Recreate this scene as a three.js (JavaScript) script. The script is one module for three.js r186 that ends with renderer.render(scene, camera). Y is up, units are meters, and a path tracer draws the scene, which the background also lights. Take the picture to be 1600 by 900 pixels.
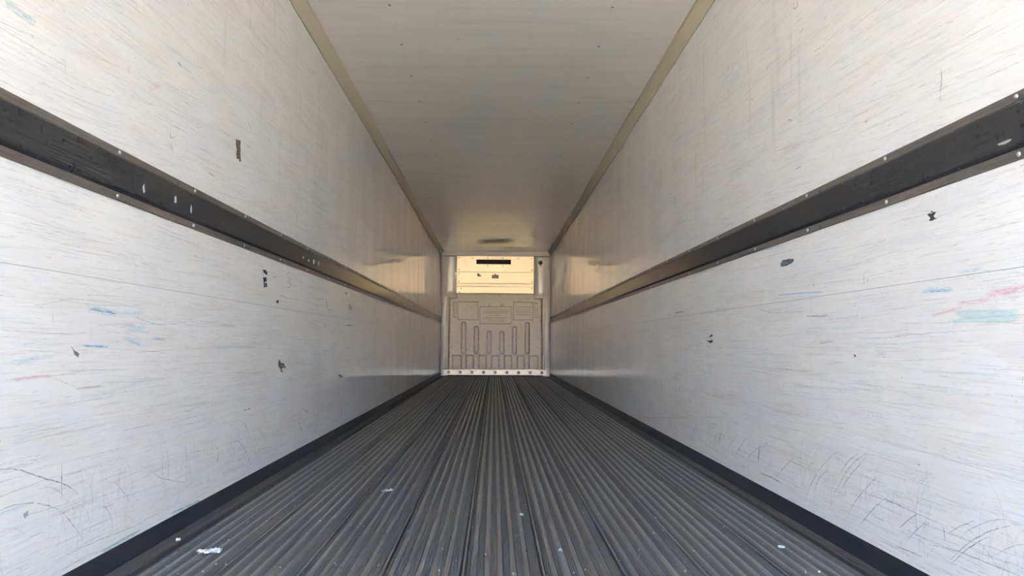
import * as THREE from 'three';
import { mergeGeometries, mergeVertices } from 'three/addons/utils/BufferGeometryUtils.js';
import { ImprovedNoise } from 'three/addons/math/ImprovedNoise.js';
import { RoundedBoxGeometry } from 'three/addons/geometries/RoundedBoxGeometry.js';

// ---------------------------------------------------------------- camera, sky, sun, exposure
const scene = new THREE.Scene();
const renderer = new THREE.WebGLRenderer({ antialias: true });
renderer.toneMapping = THREE.LinearToneMapping;
renderer.toneMappingExposure = 7.2;
renderer.shadowMap.enabled = true;
const rad = THREE.MathUtils.degToRad;
const camera = new THREE.PerspectiveCamera(2 * Math.atan(450 / 1155) * 180 / Math.PI, 16 / 9, 0.05, 400);
camera.position.set(-0.025, 0.74, 0);
camera.rotation.order = 'YXZ';
camera.rotation.set(rad(4.29), rad(-1.34), rad(0.37));
scene.add(camera);

const REAR = 5.0;                        // z of the open rear doorway
const FRONT = -16.86;                    // z of the nose wall
// hazy clear sky, the same all round
{
  const w = 64, h = 64, d = new Float32Array(w * h * 4);
  for (let j = 0; j < h; j++) {
    const e = ((j + 0.5) / h - 0.5) * Math.PI, t = Math.pow(Math.max(0, Math.sin(e)), 0.55);
    for (let i = 0; i < w; i++) {
      const o = (j * w + i) * 4;
      d[o] = 3.0 * (1 - t) + 0.9 * t; d[o + 1] = 5.7 * (1 - t) + 2.1 * t; d[o + 2] = 9.9 * (1 - t) + 5.0 * t; d[o + 3] = 1;
    }
  }
  const sky = new THREE.DataTexture(d, w, h, THREE.RGBAFormat, THREE.FloatType);
  sky.mapping = THREE.EquirectangularReflectionMapping; sky.magFilter = THREE.LinearFilter; sky.minFilter = THREE.LinearFilter; sky.needsUpdate = true;
  scene.background = sky; scene.environment = sky;
}
const sun = new THREE.DirectionalLight(new THREE.Color(1.0, 0.80, 0.54), 46);
sun.position.set(-12, 22, -20); sun.target.position.set(0, 0, 4);
sun.castShadow = true; sun.shadow.mapSize.set(2048, 2048);
Object.assign(sun.shadow.camera, { left: -90, right: 90, top: 90, bottom: -90, near: 1, far: 220 });
scene.add(sun, sun.target);

// ---------------------------------------------------------------- helpers
let seed = 7;
const rnd = () => { seed = (seed * 1664525 + 1013904223) >>> 0; return seed / 4294967296; };
const rr = (a, b) => a + (b - a) * rnd();
const noise = new ImprovedNoise();
const used = {};
function numbered(n) { used[n] = (used[n] ?? -1) + 1; return used[n] ? n + '_' + String(used[n]).padStart(3, '0') : n; }
function mesh(name, geo, mat, parent = scene) {
  const m = new THREE.Mesh(geo, mat); m.name = parent === scene ? numbered(name) : name;
  m.castShadow = m.receiveShadow = true; parent.add(m); return m;
}
function group(name, x = 0, y = 0, z = 0, parent = scene) {
  const g = new THREE.Group(); g.name = parent === scene ? numbered(name) : name; g.position.set(x, y, z); parent.add(g); return g;
}
const struct = (o, label, category) => { o.userData.kind = 'structure'; o.userData.label = label; o.userData.category = category; return o; };
const tag = (o, label, category, grp) => { o.userData.label = label; o.userData.category = category; if (grp) o.userData.group = grp; return o; };
const box = (x0, x1, y0, y1, z0, z1) => new THREE.BoxGeometry(x1 - x0, y1 - y0, z1 - z0).translate((x0 + x1) / 2, (y0 + y1) / 2, (z0 + z1) / 2);
const rbox = (x0, x1, y0, y1, z0, z1, r) => new RoundedBoxGeometry(x1 - x0, y1 - y0, z1 - z0, 1, r).translate((x0 + x1) / 2, (y0 + y1) / 2, (z0 + z1) / 2);
function shapeOf(pts) { const s = new THREE.Shape(); pts.forEach(([x, y], i) => (i ? s.lineTo(x, y) : s.moveTo(x, y))); s.closePath(); return s; }
const sweep = (pts, z0, z1) => new THREE.ExtrudeGeometry(shapeOf(pts), { depth: z1 - z0, bevelEnabled: false }).translate(0, 0, z0);
const std = (o) => new THREE.MeshStandardMaterial(o);
const lin = (r, g, b) => new THREE.Color().setRGB(r, g, b);
function canvas(w, h) { const c = document.createElement('canvas'); c.width = w; c.height = h; return c; }
function texOf(c, srgb = true) {
  const t = new THREE.CanvasTexture(c); t.wrapS = t.wrapT = THREE.RepeatWrapping; t.magFilter = THREE.LinearFilter; t.anisotropy = 8;
  if (srgb) t.colorSpace = THREE.SRGBColorSpace; return t;
}
const marksLeft = [
  ["s","#3f8fc4",12,0.8,[[2.266,0.835],[2.329,0.832],[2.399,0.829]]],
  ["s","#8fc3dd",8,0.5,[[2.399,0.831],[2.503,0.831],[2.602,0.84]]],
  ["l","#3f8fc4",1.86,0.59,[[2.504,0.829],[2.591,0.813],[2.704,0.802],[2.837,0.806],[3.014,0.821]]],
  ["l","#8fc3dd",1.86,0.59,[[3.014,0.821],[3.146,0.826],[3.291,0.818]]],
  ["s","#8fc3dd",9,0.6,[[3.33,0.813],[3.518,0.812]]],
  ["l","#77736d",1.86,0.42,[[2.924,0.803],[3.028,0.806]]],
  ["s","#8fc3dd",7,0.55,[[2.473,0.792],[2.593,0.786]]],
  ["s","#8fc3dd",7,0.55,[[2.478,0.78],[2.633,0.769]]],
  ["s","#8fc3dd",7,0.55,[[2.476,0.752],[2.521,0.74]]],
  ["s","#8fc3dd",7,0.55,[[2.521,0.737],[2.59,0.724]]],
  ["s","#8fc3dd",7,0.55,[[2.499,0.742],[2.58,0.729]]],
  ["s","#3f8fc4",5,0.85,[[2.238,0.725],[2.302,0.723],[2.362,0.722]]],
  ["s","#3f8fc4",5,0.6,[[2.683,0.749],[2.761,0.747]]],
  ["s","#7fc0c0",6,0.5,[[3.264,0.711],[3.501,0.719],[3.828,0.711]]],
  ["s","#8fc3dd",12,0.5,[[1.912,0.686],[1.99,0.689]]],
  ["s","#7fc0c0",6,0.35,[[1.99,0.692],[2.074,0.698]]],
  ["s","#8fc3dd",14,0.4,[[3.557,0.591],[3.675,0.59]]],
  ["s","#a8606a",7,0.4,[[1.917,0.639],[1.981,0.641],[2.022,0.644],[2.079,0.641]]],
  ["l","#77736d",1.86,0.34,[[2.079,0.641],[2.155,0.647],[2.238,0.65],[2.507,0.646]]],
  ["s","#77736d",5,0.5,[[2.225,0.599],[2.35,0.598]]],
  ["l","#77736d",1.24,0.42,[[2.095,0.634],[2.225,0.599]]],
  ["l","#77736d",1.24,0.38,[[2.35,0.598],[2.408,0.605],[2.555,0.601],[2.697,0.605],[2.855,0.607]]],
  ["l","#a8606a",1.86,0.42,[[2.146,0.577],[2.194,0.581]]],
  ["l","#77736d",1.24,0.51,[[1.978,0.831],[2.047,0.841],[2.168,0.862]]],
  ["l","#a8606a",1.24,0.38,[[2.306,0.881],[2.4,0.905],[2.482,0.922]]],
  ["l","#77736d",1.24,0.34,[[2.147,0.918],[2.232,0.901],[2.343,0.883]]],
  ["p","#6f6a64",0,0.85,[[2.168,0.722],[2.192,0.709],[2.212,0.703],[2.207,0.69],[2.196,0.696]]],
  ["l","#77736d",1.55,0.51,[[2.27,0.791],[2.272,0.731]]],
  ["l","#77736d",1.24,0.3,[[2.38,0.782],[2.384,0.731]]],
  ["s","#d890a0",10,0.6,[[2.578,1.622],[2.615,1.647],[2.658,1.674]]],
  ["l","#d890a0",2.48,0.51,[[2.555,1.56],[2.606,1.588]]],
  ["l","#d890a0",2.48,0.51,[[2.557,1.533],[2.589,1.552]]],
  ["l","#a8606a",2.48,0.47,[[2.847,1.678],[2.895,1.679],[2.951,1.684]]],
  ["l","#7d7c62",3.72,0.59,[[2.756,1.544],[2.76,1.506],[2.776,1.506],[2.798,1.517]]],
  ["l","#7d7c62",3.1,0.51,[[2.772,1.549],[2.828,1.561],[2.824,1.545]]],
  ["s","#77736d",8,0.6,[[2.757,1.481],[2.776,1.452]]],
  ["l","#7d7c62",2.48,0.51,[[2.735,1.533],[2.738,1.51]]],
  ["p","#5a4e42",0,0.8,[[3.449,1.689],[3.51,1.697],[3.518,1.612],[3.466,1.605]]],
  ["l","#b5aa98",3.1,0.77,[[3.458,1.68],[3.502,1.682]]],
  ["l","#b5aa98",3.1,0.77,[[3.46,1.665],[3.504,1.667]]],
  ["l","#b5aa98",3.1,0.77,[[3.461,1.65],[3.505,1.652]]],
  ["l","#b5aa98",3.1,0.77,[[3.463,1.635],[3.507,1.637]]],
  ["l","#b5aa98",3.1,0.77,[[3.464,1.62],[3.508,1.622]]],
  ["p","#2e2c2a",0,0.8,[[3.5,1.61],[3.523,1.613],[3.519,1.6],[3.502,1.598]]],
  ["l","#2e2c2a",3.1,0.59,[[3.134,1.457],[3.199,1.455]]],
  ["l","#2e2c2a",3.1,0.51,[[3.599,1.818],[3.659,1.803]]],
  ["l","#2e2c2a",2.48,0.42,[[3.908,1.821],[3.977,1.819]]],
  ["l","#77736d",1.86,0.42,[[3.362,1.794],[3.456,1.796]]],
  ["l","#2e2c2a",2.48,0.42,[[3.583,1.701],[3.659,1.706]]],
  ["l","#2e2c2a",6.8,0.51,[[2.799,1.808],[2.829,1.804]]],
  ["l","#77736d",1.86,0.51,[[2.829,1.804],[2.951,1.816]]],
  ["l","#77736d",3.72,0.19,[[2.076,1.501],[2.073,1.53]]],
  ["s","#8aa9b3",16,0.8,[[1.805,1.581],[1.839,1.58],[1.88,1.578],[1.928,1.581]]],
  ["l","#77736d",1.86,0.42,[[1.787,1.566],[1.848,1.568],[1.913,1.564]]],
  ["l","#77736d",3.1,0.42,[[1.915,1.541],[1.926,1.537]]],
  ["l","#77736d",3.1,0.42,[[2.049,1.666],[2.058,1.669]]],
  ["l","#2e2c2a",3.91,0.64,[[3.585,2.341],[3.595,2.29]]],
  ["l","#2e2c2a",3.04,0.64,[[3.598,2.406],[3.606,2.377]]],
  ["l","#2e2c2a",3.47,0.64,[[2.864,2.075],[2.868,2.064]]],
  ["l","#77736d",9.52,0.26,[[3.967,2.598],[3.992,2.409]]],
  ["l","#2e2c2a",3.04,0.64,[[5.642,2.253],[5.663,2.168]]],
  ["l","#2e2c2a",3.47,0.64,[[5.757,2.079],[5.779,1.992]]],
  ["l","#2e2c2a",8.33,0.26,[[5.023,2.526],[5.073,2.157]]],
  ["l","#77736d",9.52,0.26,[[6.028,2.616],[6.071,2.358]]],
  ["l","#2e2c2a",3.91,0.64,[[8.051,2.127],[8.097,1.957]]],
  ["l","#2e2c2a",8.33,0.26,[[4.018,1.532],[4.026,1.509]]],
  ["l","#2e2c2a",3.91,0.64,[[4.53,1.531],[4.543,1.477]]],
  ["l","#2e2c2a",3.91,0.64,[[5.894,1.53],[5.91,1.501]]],
  ["l","#2e2c2a",8.33,0.26,[[6.151,1.56],[6.169,1.524]]],
  ["l","#2e2c2a",4.34,0.64,[[6.708,1.623],[6.729,1.579]]],
  ["l","#2e2c2a",3.91,0.64,[[7.829,1.725],[7.864,1.626]]],
  ["l","#2e2c2a",7.14,0.64,[[7.288,1.465],[7.311,1.436]]],
  ["l","#2e2c2a",3.47,0.64,[[7.585,1.628],[7.61,1.597]]],
  ["p","#2e2c2a",0,0.92,[[3.903,1.12],[3.957,1.122],[3.992,1.112],[3.982,1.097],[3.926,1.105]]],
  ["p","#f4f4f2",0,1,[[3.92,1.105],[3.96,1.098],[4.028,1.091],[3.951,1.077],[3.922,1.085]]],
  ["p","#2e2c2a",0,0.9,[[3.918,1.077],[3.972,1.086],[3.986,1.063],[3.931,1.055]]],
  ["p","#4a4a58",0,0.85,[[3.931,1.055],[3.986,1.056],[3.999,1.036],[3.934,1.028]]],
  ["l","#77736d",3.1,0.59,[[4.333,1.133],[4.399,1.147],[4.428,1.134]]],
  ["l","#77736d",3.1,0.59,[[4.361,1.124],[4.444,1.113],[4.377,1.095],[4.447,1.086]]],
  ["l","#77736d",3.1,0.59,[[4.377,1.095],[4.367,1.064],[4.448,1.078],[4.418,1.099]]],
  ["l","#77736d",4.34,0.51,[[4.075,1.091],[4.181,1.108]]],
  ["l","#77736d",6.8,0.51,[[4.274,1.068],[4.287,1.066]]],
  ["p","#2e2c2a",0,0.85,[[4.165,0.97],[4.208,0.976],[4.215,0.962],[4.173,0.956]]],
  ["l","#a8606a",2.48,0.51,[[4.192,1.007],[4.388,0.998],[4.676,1.007]]],
  ["l","#2e2c2a",7.65,0.68,[[5.383,1.054],[5.453,0.978]]],
  ["l","#2e2c2a",3.72,0.59,[[5.453,0.978],[5.539,0.977]]],
  ["l","#77736d",3.72,0.51,[[5.094,1.032],[5.383,1.054]]],
  ["p","#2e2c2a",0,0.85,[[6.236,1.067],[6.323,1.045],[6.325,1.023],[6.243,1.014]]],
  ["l","#2e2c2a",4.34,0.59,[[6.243,1.014],[6.234,0.97]]],
  ["l","#2e2c2a",6.8,0.51,[[6.875,1.06],[6.883,0.989]]],
  ["l","#2e2c2a",8.5,0.51,[[5.818,0.914],[5.8,0.864]]],
  ["l","#2e2c2a",6.8,0.59,[[5.342,0.876],[5.384,0.854]]],
  ["l","#2e2c2a",6.8,0.51,[[6.071,0.878],[6.427,0.889]]],
  ["l","#2e2c2a",10.2,0.59,[[10.052,1.091],[10.064,1.004]]],
  ["p","#2e2c2a",0,0.8,[[6.066,1.147],[6.145,1.147],[6.094,1.133]]],
  ["l","#2e2c2a",8.5,0.59,[[8.977,1.014],[8.982,0.975]]],
  ["p","#4a4744",0,0.85,[[4.248,0.643],[4.295,0.62],[4.361,0.607],[4.303,0.605],[4.39,0.59],[4.298,0.589],[4.327,0.562],[4.288,0.568],[4.266,0.592],[4.234,0.6],[4.232,0.622]]],
  ["p","#2e2c2a",0,0.7,[[5.844,0.485],[5.94,0.486],[6.042,0.466],[5.993,0.458]]],
  ["l","#2e2c2a",7.65,0.59,[[5.991,0.255],[6.014,0.167]]],
  ["l","#77736d",3.1,0.51,[[5.938,0.289],[6.042,0.246]]],
  ["l","#77736d",3.1,0.59,[[4.279,0.403],[4.369,0.411]]],
  ["l","#2e2c2a",3.72,0.68,[[3.665,0.407],[3.779,0.407]]],
  ["l","#77736d",2.48,0.59,[[3.868,0.622],[3.888,0.634]]],
  ["l","#77736d",3.1,0.51,[[5.284,0.68],[5.465,0.683]]],
  ["l","#2e2c2a",6.8,0.42,[[11.585,0.737],[11.875,0.737]]],
  ["l","#46443f",7.65,0.47,[[7.287,0.275],[7.302,0.243]]],
  ["l","#46443f",7.65,0.47,[[7.854,0.173],[7.871,0.138]]],
  ["l","#46443f",7.65,0.47,[[7.191,0.165],[7.206,0.133]]],
  ["l","#46443f",7.65,0.47,[[8.924,0.157],[8.946,0.117]]],
  ["l","#46443f",7.65,0.47,[[9.084,0.224],[9.106,0.184]]],
  ["l","#46443f",7.65,0.47,[[8.033,0.139],[8.051,0.104]]],
  ["l","#4a463f",10.2,0.3,[[12.149,0.279],[12.168,0.154]]],
  ["l","#4a463f",10.2,0.3,[[11.467,0.285],[11.485,0.167]]],
  ["l","#4a463f",10.2,0.3,[[10.861,0.272],[10.881,0.141]]],
  ["l","#4a463f",10.2,0.3,[[12.686,0.281],[12.702,0.183]]],
  ["l","#4a463f",10.2,0.3,[[10.317,0.26],[10.332,0.153]]],
  ["l","#4a463f",10.2,0.3,[[9.691,0.255],[9.708,0.139]]],
  ["l","#4a463f",10.2,0.3,[[9.138,0.252],[9.153,0.142]]],
  ["l","#77736d",3.1,0.72,[[1.887,0.422],[1.949,0.411],[2.017,0.387],[2.09,0.36],[2.151,0.34],[2.201,0.317],[2.246,0.289]]],
  ["l","#77736d",3.1,0.42,[[2.153,0.392],[2.162,0.292]]],
  ["l","#2e2c2a",3.72,0.59,[[2.156,0.361],[2.156,0.343]]],
  ["l","#77736d",1.55,0.51,[[2.156,0.355],[2.282,0.354]]],
  ["l","#77736d",1.55,0.51,[[2.34,0.306],[2.435,0.306],[2.538,0.307]]],
  ["l","#77736d",1.24,0.42,[[1.886,0.433],[1.973,0.435],[2.069,0.431]]],
  ["l","#77736d",1.86,0.51,[[2.504,0.446],[2.712,0.445]]],
  ["l","#77736d",1.24,0.34,[[2.036,0.48],[2.288,0.479],[2.439,0.482]]],
  ["l","#77736d",2.48,0.59,[[1.896,0.319],[1.944,0.321],[2.024,0.311],[2.096,0.288],[2.158,0.263]]],
  ["l","#77736d",2.48,0.51,[[2.158,0.263],[2.21,0.219],[2.282,0.153]]],
  ["l","#77736d",1.86,0.42,[[2.444,0.292],[2.524,0.234],[2.606,0.144]]],
  ["l","#77736d",2.17,0.59,[[2.672,0.295],[2.782,0.242],[2.893,0.211],[3.013,0.179]]],
  ["l","#77736d",1.86,0.42,[[2.049,0.341],[2.107,0.335],[2.154,0.311],[2.199,0.266]]],
  ["l","#77736d",1.86,0.51,[[2.125,0.126],[2.32,0.126],[2.578,0.113],[2.958,0.123]]],
  ["p","#77736d",0,0.5,[[1.988,0.29],[2.009,0.294],[2.01,0.282],[1.995,0.277]]],
  ["l","#77736d",1.86,0.42,[[2.366,0.219],[2.455,0.215]]],
  ["l","#2e2c2a",2.48,0.64,[[3.57,0.284],[3.683,0.229],[3.754,0.173],[3.808,0.114]]],
  ["l","#2e2c2a",2.48,0.64,[[3.362,0.248],[3.35,0.214]]],
  ["l","#2e2c2a",4.34,0.51,[[3.355,0.235],[3.343,0.209]]],
  ["l","#77736d",2.17,0.59,[[3.838,0.317],[3.957,0.265],[4.051,0.199],[4.031,0.175]]],
  ["l","#2e2c2a",2.17,0.59,[[3.633,0.361],[3.721,0.318],[3.785,0.253]]],
  ["l","#77736d",1.86,0.51,[[3.266,0.314],[3.385,0.242]]],
  ["l","#77736d",1.86,0.51,[[3.42,0.288],[3.581,0.172]]],
  ["l","#77736d",1.86,0.51,[[3.486,0.28],[3.607,0.174]]],
  ["l","#77736d",1.86,0.51,[[3.783,0.168],[3.988,0.174],[4.255,0.158]]],
  ["l","#77736d",1.86,0.47,[[3.451,0.138],[3.647,0.134],[3.94,0.122]]],
  ["l","#77736d",1.55,0.42,[[3.496,0.092],[3.841,0.086]]],
  ["l","#77736d",1.86,0.42,[[3.033,0.294],[3.212,0.283]]],
  ["l","#77736d",1.86,0.42,[[4.138,0.243],[4.268,0.152]]],
  ["l","#2e2c2a",3.72,0.59,[[4.68,0.253],[4.762,0.201],[4.831,0.148]]],
  ["l","#77736d",2.48,0.51,[[4.556,0.32],[4.695,0.26]]],
  ["l","#77736d",2.48,0.51,[[4.754,0.274],[4.893,0.17]]],
  ["l","#2e2c2a",3.1,0.59,[[4.813,0.309],[4.948,0.276]]],
  ["l","#77736d",2.48,0.42,[[4.997,0.292],[5.282,0.178]]],
  ["l","#2e2c2a",3.72,0.59,[[5.971,0.216],[6.027,0.16]]],
  ["l","#77736d",2.48,0.42,[[6.002,0.163],[6.061,0.086]]],
  ["s","#3d8fa8",8,0.8,[[2.904,0.088],[3.022,0.082],[3.15,0.08]]],
  ["s","#3d8fa8",8,0.75,[[2.397,0.082],[2.496,0.084],[2.625,0.086]]]
];
const marksRight = [
  ["s","#d4708a",26,0.6,[[1.859,0.875],[1.795,0.875],[1.74,0.878]]],
  ["s","#d890a0",8,0.6,[[1.98,0.857],[1.855,0.86]]],
  ["s","#d890a0",6,0.6,[[2.105,0.828],[1.987,0.843]]],
  ["s","#a8606a",4,0.7,[[2.969,0.858],[2.863,0.853],[2.796,0.854]]],
  ["s","#8ccfcf",6,0.5,[[2.004,0.835],[1.894,0.832],[1.769,0.828]]],
  ["s","#8ccfcf",6,0.5,[[2.001,0.83],[1.895,0.827],[1.769,0.823]]],
  ["s","#8ccfcf",6,0.5,[[1.98,0.822],[1.895,0.82],[1.77,0.817]]],
  ["s","#8ccfcf",6,0.5,[[1.977,0.817],[1.895,0.815],[1.77,0.813]]],
  ["s","#8ccfcf",6,0.5,[[2.031,0.813],[1.896,0.81],[1.77,0.808]]],
  ["s","#8ccfcf",6,0.5,[[2.028,0.808],[1.896,0.805],[1.771,0.803]]],
  ["s","#3f8fc4",4,0.5,[[3.283,0.964],[3.04,0.957],[2.846,0.948]]],
  ["s","#4f9cc0",10,0.6,[[2.148,0.903],[2.085,0.901],[2.026,0.898]]],
  ["s","#7fc0d0",8,0.55,[[1.972,0.942],[1.9,0.943]]],
  ["s","#d890a0",5,0.4,[[2.313,0.771],[2.241,0.775]]],
  ["p","#6e767a",0,0.95,[[3.253,1.103],[3.216,1.116],[3.145,1.113],[3.097,1.105],[3.112,1.093],[3.174,1.086],[3.247,1.091]]],
  ["l","#2e2c2a",3.1,0.77,[[3.246,1.093],[3.181,1.089],[3.118,1.099]]],
  ["l","#2e2c2a",3.72,0.77,[[3.223,1.111],[3.145,1.105],[3.111,1.109]]],
  ["l","#e8e8e6",1.86,0.77,[[3.195,1.102],[3.125,1.105]]],
  ["p","#45443f",0,0.9,[[2.128,1.129],[2.099,1.126],[2.109,1.133],[2.081,1.127],[2.097,1.116],[2.079,1.106],[2.12,1.107],[2.11,1.115]]],
  ["p","#2e2c2a",0,0.9,[[4.353,0.788],[4.288,0.802],[4.276,0.791],[4.327,0.784]]],
  ["p","#2e2c2a",0,0.9,[[4.407,0.763],[4.328,0.765],[4.289,0.769],[4.277,0.754],[4.329,0.75]]],
  ["l","#2e2c2a",2.48,0.59,[[4.395,0.731],[4.317,0.724]]],
  ["l","#2e2c2a",2.48,0.51,[[4.204,0.724],[4.098,0.72]]],
  ["l","#77736d",2.48,0.51,[[4.574,0.754],[4.489,0.746]]],
  ["l","#2e2c2a",2.48,0.42,[[4.313,0.799],[4.317,0.713]]],
  ["l","#2e2c2a",7.65,0.68,[[5.617,0.455],[5.577,0.371]]],
  ["l","#2e2c2a",6.8,0.64,[[5.064,0.449],[5.074,0.418]]],
  ["l","#2e2c2a",4.34,0.59,[[4.817,0.389],[4.786,0.363]]],
  ["l","#2e2c2a",8.5,0.59,[[10.286,0.841],[10.251,0.814]]],
  ["l","#2e2c2a",7.65,0.51,[[9.22,2.537],[9.163,2.437]]],
  ["p","#2e2c2a",0,0.8,[[9.292,1.674],[9.059,1.746],[9.003,1.708],[9.175,1.646]]],
  ["l","#77736d",1.55,0.68,[[3.562,0.923],[3.444,0.9],[3.325,0.887],[2.968,0.879]]],
  ["s","#77736d",7,0.6,[[5.187,0.962],[4.956,0.961]]],
  ["l","#77736d",1.86,0.42,[[3.345,0.948],[3.269,0.949],[3.225,0.941]]],
  ["l","#2e2c2a",2.48,0.59,[[2.858,0.749],[2.748,0.756]]],
  ["l","#2e2c2a",3.1,0.68,[[2.86,0.749],[2.846,0.749]]],
  ["l","#2e2c2a",3.1,0.59,[[2.914,0.989],[2.909,0.971]]],
  ["l","#77736d",1.24,0.51,[[2.572,0.83],[2.547,0.865],[2.531,0.895]]],
  ["l","#2e2c2a",3.1,0.51,[[2.488,0.959],[2.483,0.969]]],
  ["p","#2e2c2a",0,0.9,[[2.588,0.711],[2.579,0.707],[2.574,0.7],[2.588,0.702]]],
  ["l","#2e2c2a",2.48,0.68,[[2.394,0.704],[2.387,0.703]]],
  ["l","#77736d",1.55,0.59,[[3.417,0.634],[2.964,0.634]]],
  ["l","#77736d",1.55,0.47,[[2.953,0.719],[2.945,0.637],[2.94,0.523]]],
  ["l","#77736d",1.24,0.34,[[2.647,0.832],[2.648,0.819]]],
  ["l","#77736d",1.86,0.38,[[2.928,0.957],[2.946,0.842]]],
  ["l","#77736d",1.24,0.42,[[2.937,0.579],[2.572,0.58]]],
  ["l","#2e2c2a",2.48,0.59,[[2.464,1.516],[2.465,1.5]]],
  ["l","#2e2c2a",1.86,0.51,[[2.482,1.512],[2.451,1.51]]],
  ["l","#6a5a50",4.34,0.64,[[2.034,1.535],[2.033,1.499],[2.042,1.464]]],
  ["l","#6a5a50",2.48,0.51,[[2.042,1.464],[2.043,1.441]]],
  ["l","#2e2c2a",3.1,0.59,[[3.14,1.718],[3.112,1.715],[3.085,1.701]]],
  ["l","#2e2c2a",3.72,0.51,[[3.057,1.485],[3.01,1.485]]],
  ["l","#2e2c2a",2.48,0.51,[[3.079,1.942],[3.089,1.886]]],
  ["l","#2e2c2a",2.48,0.59,[[3.304,1.877],[3.234,1.874]]],
  ["l","#2e2c2a",3.1,0.68,[[3.037,2.215],[3.042,2.178],[3.005,2.175],[3.011,2.2]]],
  ["l","#2e2c2a",2.48,0.59,[[2.992,2.049],[2.941,2.052]]],
  ["l","#2e2c2a",2.48,0.51,[[2.862,1.916],[2.764,1.903]]],
  ["l","#2e2c2a",3.1,0.51,[[2.764,2.008],[2.742,2.008]]],
  ["l","#2e2c2a",3.72,0.51,[[4.161,2.676],[4.176,2.629]]],
  ["l","#77736d",3.1,0.34,[[4.152,2.61],[4.126,2.374]]],
  ["l","#2e2c2a",3.1,0.51,[[3.931,2.28],[3.944,2.241]]],
  ["l","#2e2c2a",3.72,0.68,[[3.927,2.131],[3.928,2.109]]],
  ["l","#2e2c2a",3.1,0.51,[[3.941,2.074],[3.965,2.05]]],
  ["l","#2e2c2a",3.1,0.42,[[3.752,2.224],[3.744,2.19]]],
  ["l","#2e2c2a",2.48,0.51,[[3.384,2.037],[3.351,2.04]]],
  ["l","#77736d",8.5,0.3,[[4.988,2.665],[4.999,2.396]]],
  ["l","#2e2c2a",3.1,0.59,[[4.913,2.354],[4.915,2.31]]],
  ["l","#2e2c2a",2.48,0.51,[[3.581,1.97],[3.554,1.945]]],
  ["l","#77736d",11.9,0.17,[[3.639,2.301],[3.62,2.11]]],
  ["l","#2e2c2a",3.1,0.59,[[2.657,1.617],[2.646,1.635]]],
  ["l","#77736d",1.86,0.42,[[2.717,1.488],[2.719,1.444]]],
  ["l","#55524e",1.98,0.64,[[2.745,0.348],[2.839,0.295],[2.927,0.232],[2.989,0.17],[3.042,0.101]]],
  ["l","#55524e",1.98,0.64,[[2.513,0.379],[2.624,0.323],[2.711,0.251],[2.781,0.18]]],
  ["l","#55524e",1.98,0.64,[[2.458,0.307],[2.561,0.235],[2.633,0.176],[2.684,0.111]]],
  ["l","#55524e",1.98,0.64,[[2.422,0.24],[2.508,0.182],[2.6,0.105]]],
  ["l","#55524e",1.98,0.64,[[3.849,0.283],[4.0,0.204],[4.092,0.132]]],
  ["l","#55524e",1.98,0.64,[[3.379,0.311],[3.652,0.213],[3.778,0.138]]],
  ["l","#55524e",1.98,0.64,[[2.566,0.371],[2.652,0.329],[2.74,0.257]]],
  ["l","#55524e",1.98,0.64,[[2.813,0.273],[2.899,0.222],[2.948,0.171]]],
  ["l","#55524e",1.98,0.64,[[3.143,0.263],[3.25,0.208],[3.365,0.138]]],
  ["l","#55524e",1.98,0.64,[[3.676,0.295],[3.823,0.221],[3.94,0.122]]],
  ["l","#55524e",1.98,0.64,[[4.625,0.253],[4.749,0.163],[4.798,0.092]]],
  ["l","#55524e",1.98,0.64,[[4.249,0.304],[4.392,0.222]]],
  ["l","#55524e",1.98,0.64,[[4.017,0.294],[4.146,0.202]]],
  ["l","#55524e",1.98,0.64,[[2.936,0.283],[3.003,0.249]]],
  ["l","#55524e",1.98,0.64,[[2.518,0.367],[2.611,0.302],[2.676,0.253],[2.723,0.203]]],
  ["l","#2e2c2a",10.2,0.47,[[3.554,0.249],[3.575,0.179]]],
  ["l","#2e2c2a",7.65,0.42,[[4.155,0.25],[4.194,0.185]]],
  ["l","#3a3835",3.72,0.68,[[3.551,0.132],[3.404,0.137],[3.276,0.132]]],
  ["l","#55524e",1.86,0.59,[[3.178,0.245],[2.944,0.241]]],
  ["l","#55524e",2.48,0.59,[[3.798,0.128],[3.759,0.121]]],
  ["l","#77736d",1.86,0.51,[[3.894,0.202],[3.522,0.199]]],
  ["l","#77736d",1.86,0.51,[[2.547,0.238],[2.418,0.241]]],
  ["l","#2e2c2a",3.1,0.59,[[2.422,0.244],[2.375,0.244],[2.319,0.242]]],
  ["l","#2e2c2a",3.1,0.51,[[2.528,0.413],[2.524,0.41]]],
  ["l","#2e2c2a",6.8,0.59,[[2.216,0.388],[2.206,0.386]]],
  ["l","#77736d",1.55,0.42,[[2.496,0.375],[2.265,0.376]]],
  ["l","#77736d",1.86,0.42,[[2.391,0.108],[2.212,0.118]]],
  ["l","#4f5054",1.55,0.68,[[2.345,0.239],[2.319,0.242],[2.235,0.239],[2.078,0.238]]],
  ["l","#4f5054",2.48,0.68,[[2.097,0.231],[2.094,0.216],[2.092,0.195]]],
  ["l","#4f5054",1.55,0.68,[[2.082,0.216],[2.02,0.253],[1.957,0.282]]],
  ["l","#4f5054",1.86,0.68,[[2.07,0.149],[2.001,0.206],[1.938,0.247],[1.878,0.28],[1.823,0.301]]],
  ["l","#4f5054",1.86,0.68,[[2.067,0.14],[2.002,0.192],[1.939,0.235],[1.903,0.256]]],
  ["l","#4f5054",2.48,0.68,[[2.327,0.174],[2.282,0.207],[2.232,0.237]]],
  ["l","#4f5054",1.55,0.68,[[2.293,0.142],[2.231,0.193],[2.172,0.231]]],
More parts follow.
